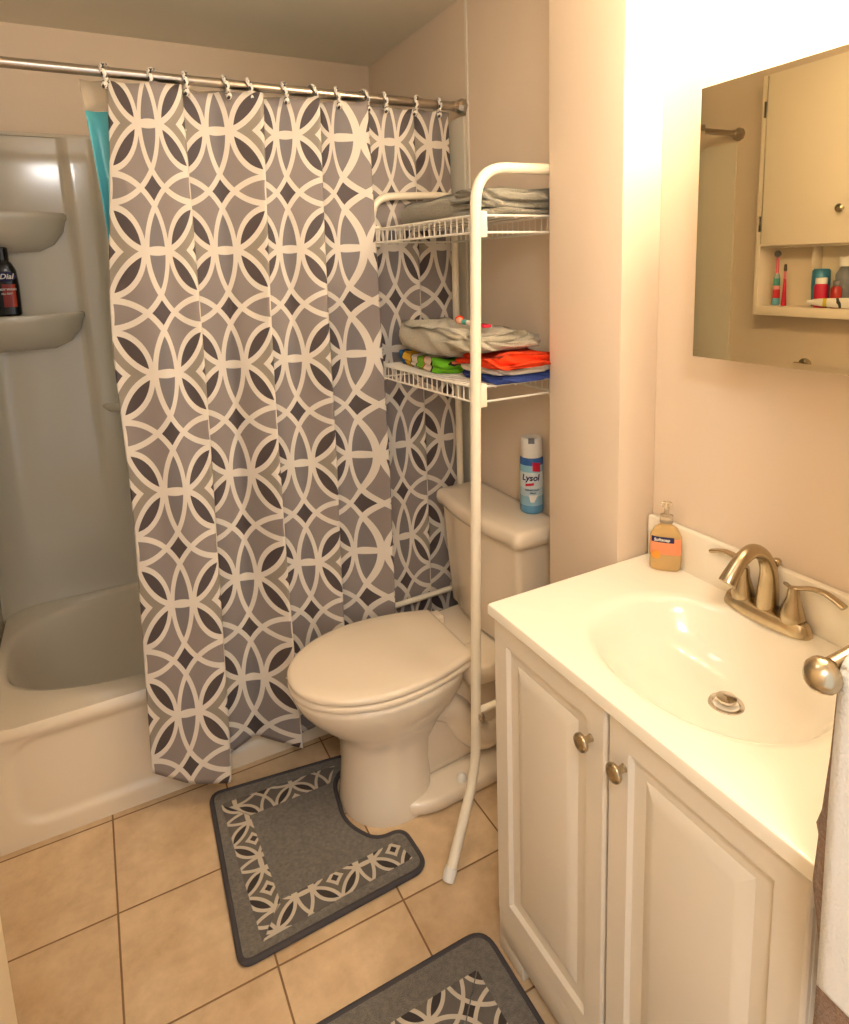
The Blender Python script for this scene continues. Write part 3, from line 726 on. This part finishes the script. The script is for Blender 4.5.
for (a, b, ky) in ((VY0-.001, -1.1735, -1.1395), (-1.1795, VY1+.001, -1.2165)):
    d = obj('door', panel_door(a, b, .108, .8195, VX), MT['white'], va, 20)
    obj('knob', cab_knob((VX, ky, .742)), MT['nickel'], d, 50)
ZC = .848
vt = thing('bathroom_sink', 'cream sink top with an oval basin on the white cabinet', 'sink', (1.29, -1.18, .823))
bx, by = 1.288, -1.185
def rect2(x0, x1, y0, y1, z): return rect_ring2(x0, x1, y0, y1, z)
def rect_ring2(x0, x1, y0, y1, z):
    out = []
    for i in range(N):
        t = 2*PI*i/N; dx, dy = math.cos(t), math.sin(t)
        k = min(((x1-bx)/dx if dx > 1e-9 else (x0-bx)/dx if dx < -1e-9 else 9), ((y1-by)/dy if dy > 1e-9 else (y0-by)/dy if dy < -1e-9 else 9))
        out.append(Vector((bx+dx*k, by+dy*k, z)))
    # snap nearest ring vertex to each corner so the edges stay straight
    for cx in (x0, x1):
        for cy in (y0, y1):
            j = min(range(N), key=lambda q: (out[q].x-cx)**2 + (out[q].y-cy)**2); out[j] = Vector((cx, cy, z))
    return out
def oval(s, z, sh=0.): return selp(bx+sh, by, .176*s, .218*s, 2.15, N, z)
bm = NB()
X0, X1, Y0, Y1 = 1.052, 1.529, -1.5235, -.8365
loft(bm, [rect_ring2(X0+.03, X1, Y0+.03, Y1, .8225), rect_ring2(X0+.002, X1, Y0+.002, Y1, .8225), rect_ring2(X0, X1, Y0, Y1, .825), rect_ring2(X0, X1, Y0, Y1, .843), rect_ring2(X0+.0015, X1, Y0+.0015, Y1-.001, .8465), rect_ring2(X0+.005, X1, Y0+.005, Y1-.002, ZC),
          oval(1.10, ZC), oval(1.05, ZC-.0012), oval(1.0, ZC-.005), oval(.955, ZC-.014), oval(.90, ZC-.030, .002), oval(.82, ZC-.053, .005), oval(.70, ZC-.076, .012), oval(.54, ZC-.093, .022), oval(.36, ZC-.103, .034), oval(.16, ZC-.108, .044), oval(.10, ZC-.108, .046)], cap0=False)
obj('basin_deck', bm, MT['marble'], vt, 30)
bm = NB(); box(bm, 1.509, 1.529, Y0, Y1, ZC-.004, ZC+.098, .004); obj('backsplash', bm, MT['marble'], vt)
dc = (bx+.046, by-.010, ZC-.110)
bm = NB(); lathe(bm, [(.030, -.002), (.0315, .002), (.030, .0045), (.024, .0045), (.021, .001), (.020, -.004)], dc, 36); dro = obj('drain_ring', bm, MT['chrome'], vt)
bm = NB(); lathe(bm, [(.008, -.004), (.008, .010), (.0175, .011), (.0185, .0135), (.0175, .016), (.001, .0165)], dc, 32); obj('drain_stopper', bm, MT['chrome'], dro)

fx, fy = 1.487, -1.161
fa = thing('faucet', 'brushed nickel two-handle sink faucet with arched spout', 'faucet', (fx, fy, ZC))
bm = NB()
def fb(s, z): return selp(fx, fy, .029*s, .089*(s+.0)*1.0 if s == 1 else .089-.029*(1-s), 2.6, 48, z)
loft(bm, [fb(1, ZC), fb(1, ZC+.004), fb(.93, ZC+.012), fb(.84, ZC+.020), fb(.72, ZC+.024)]); obj('base_plate', bm, MT['nickel'], fa, 50)
sp = smooth_pts([(fx, fy, ZC+.022), (fx+.002, fy, ZC+.06), (fx, fy, ZC+.098), (fx-.018, fy, ZC+.132), (fx-.050, fy, ZC+.150), (fx-.082, fy, ZC+.141), (fx-.106, fy, ZC+.119), (fx-.119, fy, ZC+.103)], 7)
nS = len(sp)
bm = NB(); tube(bm, sp, [.021 - .0075*sstep(0, .45, i/nS) + .003*sstep(.7, 1, i/nS) for i in range(nS)], 24); obj('spout', bm, MT['nickel'], fa, 50)
for s in (1, -1):
    hc = (fx, fy+s*.0515, ZC)
    bm = NB(); lathe(bm, [(.022, .020), (.0225, .026), (.021, .034), (.016, .052), (.0115, .066), (.0105, .078), (.0088, .086)], hc, 28); hb = obj('handle', bm, MT['nickel'], fa, 50)
    lv = smooth_pts([(hc[0]-.014, hc[1]-s*.006, ZC+.094), (hc[0], hc[1], ZC+.085), (hc[0]+.010, hc[1]+s*.026, ZC+.092), (hc[0]+.012, hc[1]+s*.054, ZC+.093), (hc[0]+.012, hc[1]+s*.085, ZC+.082)], 6)
    bm = NB(); tube(bm, lv, [.006 + .002*i/len(lv) for i in range(len(lv))], 14, sq=(.62, 1.35)); obj('lever', bm, MT['nickel'], hb, 60)
bm = NB(); lathe(bm, [(.003, .02), (.003, .100), (.0075, .105), (.0085, .113), (.006, .116), (.001, .117)], (fx+.024, fy, ZC), 16); obj('lift_rod', bm, MT['nickel'], fa, 50)

# hand soap pump bottle in the corner of the sink top
sb = thing('soap_bottle', 'clear pump bottle of amber hand soap in the corner of the sink top', 'soap bottle', (1.486, -.912, ZC))
aS = math.atan2(-1.8959+.912, .373-1.486); QS = Matrix.Rotation(aS - PI/2, 3, 'Z')
def sring(z, a, b, n=3.0): return [Vector((1.486, -.912, ZC+.0005+z)) + QS @ Vector((p.x, p.y, 0)) for p in selp(0, 0, a, b, n, 44)]
bm = NB(); loft(bm, [sring(0, .030, .017), sring(.005, .0335, .0205), sring(.05, .0355, .0215), sring(.078, .034, .0205), sring(.096, .024, .016), sring(.104, .0135, .0125, 2), sring(.110, .0128, .0128, 2)]); obj('body', bm, MT['soap'], sb)
bm = NB(); loft(bm, [sring(.110, .0145, .0145, 2), sring(.126, .0145, .0145, 2), sring(.129, .006, .006, 2), sring(.146, .0055, .0055, 2), sring(.147, .012, .010, 2.4), sring(.156, .011, .009, 2.4)])
nz = QS @ Vector((0, .030, 0)); tube(bm, [Vector((1.486, -.912, ZC+.152)), Vector((1.486, -.912, ZC+.153)) + nz*.7, Vector((1.486, -.912, ZC+.147)) + nz], [.005, .005, .004], 10)
obj('pump', bm, MT['clearp'], sb)
def slab(u0, u1, z0, z1, bulge=.0004):
    def f(u, v):
        a = PI/2 + (u0 + (u1-u0)*u); z = z0+(z1-z0)*v; n = 3.0; ca, sa = math.cos(a), math.sin(a)
        return Vector((1.486, -.912, ZC+.0005+z)) + QS @ Vector(((.0356+bulge)*math.copysign(abs(ca)**(2/n), ca), (.0216+bulge)*abs(sa)**(2/n), 0))
    return f
bm = NB(); grid(bm, slab(-1.05, 1.05, .040, .078), 20, 4); obj('label', bm, MT['label_peach'], sb)
bm = NB(); grid(bm, slab(-.85, .35, .069, .082, .0009), 16, 2); obj('label_badge', bm, MT['txt_navy'], sb)
nn = QS @ Vector((0, 1, 0))
obj('lettering', flat_text('Softsoap', .0098, Vector((1.486, -.912, ZC+.0758)) + nn*.0231 + (QS @ Vector((.008, 0, 0)))*1.0, aS, bold=.0003, shear=.1), MT['txt_white'], sb)
bm = NB(); bmx = [Vector((1.486, -.912, ZC+.040)) + QS @ Vector((.020 + .010*math.cos(2*PI*i/24), .0224, .010*math.sin(2*PI*i/24))) for i in range(24)]; bm.faces.new([bm.verts.new(p) for p in bmx]); obj('label_picture', bm, MT['orange_print'], sb)

# ------------------------------------------------------------------ mirrored medicine cabinet
XMf = 1.441
mc = thing('mirror_cabinet', 'rectangular frameless mirror on the wall above the sink', 'mirror', (1.50, -1.30, 1.355))
bm = NB(); box(bm, XMf+.006, XR-.0005, -1.60+.065, -1.025, 1.362, 1.85, .001); obj('body', bm, MT['cabinet'], mc)
y0, y1, z0, z1 = -1.006, -1.535, 1.352, 1.860
def mr(d, x): return [Vector((x, y0-d, z0+d)), Vector((x, y1+d, z0+d)), Vector((x, y1+d, z1-d)), Vector((x, y0-d, z1-d))]
bm = NB(); loft(bm, [mr(0, XMf+.0055), mr(0, XMf+.0002), mr(.011, XMf), mr(.0125, XMf)]); obj('mirror_glass', bm, MT['mirror'], mc, 1)

# ------------------------------------------------------------------ wall cabinet on the left wall (seen in the mirror)
wc = thing('wall_cabinet', 'white wall cabinet with open bottom shelf seen in the mirror', 'wall cabinet', (.06, -.42, 1.315))
CY0, CY1, CZ0, CZ1, CX = -.188, -.72, 1.313, 2.24, .118
bm = NB(); t_ = .018
box(bm, .001, CX, CY0-t_, CY0, CZ0, CZ1, .001); box(bm, .001, CX, CY1, CY1+t_, CZ0, CZ1, .001); box(bm, .001, CX, CY1+t_, CY0-t_, CZ0, CZ0+.036, .001)
box(bm, .001, CX, CY1+t_, CY0-t_, CZ1-t_, CZ1, .001); box(bm, .001, CX-.002, CY1+t_, CY0-t_, 1.575, 1.593, .001); box(bm, .001, .008, CY1+t_, CY0-t_, CZ0, CZ1)
obj('body', bm, MT['cabinet'], wc)
bm = NB(); box(bm, .008, .060, -.392, -.382, CZ0+.036, 1.575, .001); obj('divider', bm, MT['cabinet'], wc)
bm = NB(); box(bm, CX+.001, CX+.017, CY1+.03, CY0-.034, 1.583, CZ1-.008, .002); wd = obj('door', bm, MT['cabinet'], wc)
kb = lathe(NB(), [(.006, 0), (.005, .012), (.013, .018), (.015, .023), (.011, .028), (.001, .029)], (CX+.017, -.527, 1.703), 20, (1, 0, 0)); obj('knob', kb, MT['nickel'], wd, 50)
for z in (1.67, 2.10):
    bm = NB(); box(bm, CX-.001, CX+.010, CY0-.0175, CY0-.014, z-.03, z+.03, .001, 1); obj('hinge', bm, MT['steel'], wc)
SZ = CZ0 + .0365
def lprof(name, label, cat, c, parts, grp=None):
    t2 = thing(name, label, cat, c, grp)
    for n_, m_, pr_ in parts: obj(n_, lathe(NB(), pr_, c, 20), MT[m_] if isinstance(m_, str) else m_, t2)
    return t2
tb = lprof('electric_toothbrush', 'pink and teal electric toothbrush standing in the wall cabinet', 'toothbrush', (.05, -.240, SZ),
      [('handle', ramp_mat('brush_print', 'Z', [(0, (110, 180, 200)), (.22, (206, 50, 60)), (.5, (230, 150, 150)), (.62, (60, 150, 140)), (.85, (150, 170, 170))], .35, scale=1/.125), [(.012, 0), (.014, .004), (.0135, .06), (.012, .11), (.008, .126)]),
       ('neck', 'pink', [(.006, .126), (.0055, .17), (.004, .195)])])
bm = NB(); lathe(bm, [(.013, 0), (.014, .004), (.012, .010), (.002, .0105)], (.048, -.240, SZ+.203), 18, (1, 0, 0)); obj('brush_head', bm, MT['greyp'], tb)
tb = lprof('toothbrush', 'slim red and pink toothbrush standing beside the electric one', 'toothbrush', (.075, -.290, SZ),
      [('handle', 'txt_red', [(.009, 0), (.010, .004), (.007, .06), (.005, .105)]), ('neck', 'pink', [(.0045, .105), (.004, .135)]), ('brush_head', 'dkmetal', [(.005, .135), (.006, .14), (.005, .16), (.001, .163)])])
lprof('lotion_bottle', 'flat-topped blue bottle next to the red jar in the wall cabinet', 'bottle', (.04, -.410, SZ), [('body', 'bluep', [(.026, 0), (.029, .004), (.032, .08), (.031, .135), (.026, .142), (.001, .143)])])
lprof('pill_jar', 'small red jar with white cap in the wall cabinet', 'jar', (.085, -.440, SZ+.033*0), [('body', 'txt_red', [(.022, 0), (.024, .004), (.024, .078), (.018, .088)]), ('cap', 'capw', [(.020, .088), (.020, .108), (.018, .110), (.001, .1105)])])
lprof('mouthwash_bottle', 'grey bottle with tall white cap at the right of the red jar', 'bottle', (.045, -.500, SZ), [('body', 'greyp', [(.027, 0), (.030, .004), (.030, .12), (.018, .145), (.014, .150)]), ('cap', 'capw', [(.021, .150), (.021, .182), (.018, .185), (.001, .1855)])])
lprof('medicine_bottle', 'red and grey bottle behind the toothpaste tube in the wall cabinet', 'bottle', (.075, -.493+.0, SZ) if False else (.088, -.497, SZ), [('body', 'red', [(.016, 0), (.018, .003), (.018, .07), (.012, .08)]), ('cap', 'greyp', [(.012, .08), (.012, .1), (.001, .101)])])
tp = thing('toothpaste_tube', 'white toothpaste tube lying in front of the jars in the wall cabinet', 'toothpaste', (.106, -.50, SZ))
bm = NB(); loft(bm, [[Vector((.1085 + .0085*k*math.cos(t), y, SZ + .0205 + .019*kz*math.sin(t))) for t in [2*PI*i/20 for i in range(20)]] for y, k, kz in ((-.425, .9, .55), (-.45, 1, .75), (-.52, .7, .95), (-.57, .2, 1.0))]); obj('body', bm, ramp_mat('tube_print', 'Y', [(0, (238, 232, 220)), (.3, (60, 60, 50)), (.36, (238, 232, 220)), (.6, (214, 190, 60)), (.72, (238, 232, 220))], .35, scale=1/.15, offset=-.07, wob=.04), tp)
bm = NB(); lathe(bm, [(.0085, 0), (.0085, .018), (.001, .0185)], (.1085, -.425, SZ+.0205), 16, (0, 1, 0)); obj('cap', bm, MT['capw'], tp)

# towel bar on the left wall under the cabinet (its top shows at the mirror's lower edge)
br = thing('towel_bar', 'nickel towel bar under the wall cabinet at the lower edge of the mirror', 'towel bar', (.03, -.60, 1.14))
bm = NB(); tube(bm, [(.062, -.345, 1.114), (.062, -.86, 1.114)], .009, 14); obj('bar', bm, MT['nickel'], br)
for y in (-.345, -.86):
    bm = NB(); lathe(bm, [(.026, .0005), (.026, .006), (.012, .012), (.012, .052), (.017, .056), (.017, .070), (.010, .076)], (0, y, 1.114), 20, (1, 0, 0)); obj('post', bm, MT['nickel'], br)

# ------------------------------------------------------------------ towel bar and towels at the near right
tr = thing('towel_rail', 'brass ball-ended towel rail at the right edge beside the vanity', 'towel bar', (1.03, -1.70, 1.13))
bm = NB(); tube(bm, [(1.020, -1.553, 1.128), (1.020, -1.95, 1.128)], .0075, 14); obj('bar', bm, MT['nickel'], tr)
for y in (-1.553, -1.95):
    bm = NB(); tube(bm, [(1.0745, y-.012, 1.150), (1.066, y-.011, 1.147), (1.045, y-.006, 1.140), (1.004, y, 1.132)], [.020, .012, .0105, .0105], 16); obj('post', bm, MT['nickel'], tr)
    bm = NB(); lathe(bm, [(.001, -.0185), (.008, -.0165), (.014, -.011), (.0182, -.003), (.0182, .004), (.013, .012), (.010, .017), (.010, .024)], (.988, y, 1.129), 24, (1, 0, 0)); obj('finial', bm, MT['nickel'], tr, 60)
def hung(y0, y1, xf, xb, zf, zb, zt, r, wav, name, label, m, bulge=0.):
    prof = [(xf, zf), (xf, zf+.05), (xf, zt-.05), (xf, zt-.012), ((xf+xb)/2-r*.4, zt), ((xf+xb)/2+r*.4, zt), (xb, zt-.012), (xb, zt-.05), (xb, zb)]
    prof = smooth_pts([(a, 0, b) for a, b in prof], 5); n = len(prof)-1
    bm = NB()
    def f(u, v):
        p = prof[min(int(round(v*n)), n)]; y = y0 + (y1-y0)*u + bulge*(1-u)**6*math.exp(-((p.z-.915)/.036)**2)
        return Vector((p.x + wav*math.sin(u*16+p.z*4)*min(1, abs(p.z-zt)*8), y + wav*.5*math.sin(p.z*14), p.z))
    grid(bm, f, 30, n)
    o = obj(name, bm, m, None, 180, solid=.007); return tag(o, label, 'towel')
hung(-1.565, -1.88, .999, 1.044, .768, .80, 1.152, .01, .0015, 'hanging_towel', 'white towel hanging at the lower right edge beside the vanity', MT['white_towel'])
hung(-1.560, -1.86, 1.0075, 1.0345, .70, .66, 1.1405, .012, .003, 'hanging_towel', 'brown terry towel hanging behind the white towel at the right edge', MT['brown_towel'], .027)

# ------------------------------------------------------------------ lamps
vl = thing('vanity_light', 'three-globe vanity light on the wall above the mirror cabinet', 'wall light', (XR, -1.21, 2.165))
bm = NB(); box(bm, XR-.026, XR-.0005, -1.49, -.93, 2.130, 2.200, .006); obj('back_plate', bm, MT['nickel'], vl)
for y in (-1.00, -1.21, -1.42):
    bm = NB(); tube(bm, [(XR-.024, y, 2.165), (XR-.050, y, 2.160)], .014, 14); h_ = obj('holder', bm, MT['nickel'], vl)
    bm = NB(); lathe(bm, [(.045*math.cos(a), .045*math.sin(a)) for a in [-PI/2+.02 + (PI-.04)*k/16 for k in range(17)]], (XR-.056, y, 2.125), 28); obj('globe', bm, MT['glow'], h_)
cl = thing('ceiling_light', 'round dome ceiling light above the middle of the bathroom', 'ceiling light', (.62, -1.05, H))
bm = NB(); lathe(bm, [(.155, 0), (.155, -.018), (.15, -.022)], (.62, -1.05, H), 36); obj('pan', bm, MT['steel'], cl)
bm = NB(); lathe(bm, [(.145, -.022), (.138, -.045), (.115, -.070), (.07, -.090), (.02, -.098), (.001, -.099)], (.62, -1.05, H), 36); obj('dome', bm, MT['dome'], cl)
fill_lamp = thing('ceiling_light', 'added fill light shaped as a ceiling dome, behind the camera by the doorway', 'ceiling light', (.24, -2.35, H))  # unseen glowing dome, added to brighten the room from the camera side
bm = NB(); lathe(bm, [(.155, 0), (.155, -.018), (.15, -.022)], (.24, -2.35, H), 36); obj('pan', bm, MT['steel'], fill_lamp)
bm = NB(); lathe(bm, [(.145, -.022), (.138, -.045), (.115, -.070), (.07, -.090), (.02, -.098), (.001, -.099)], (.24, -2.35, H), 36); obj('dome', bm, MT['fill'], fill_lamp)
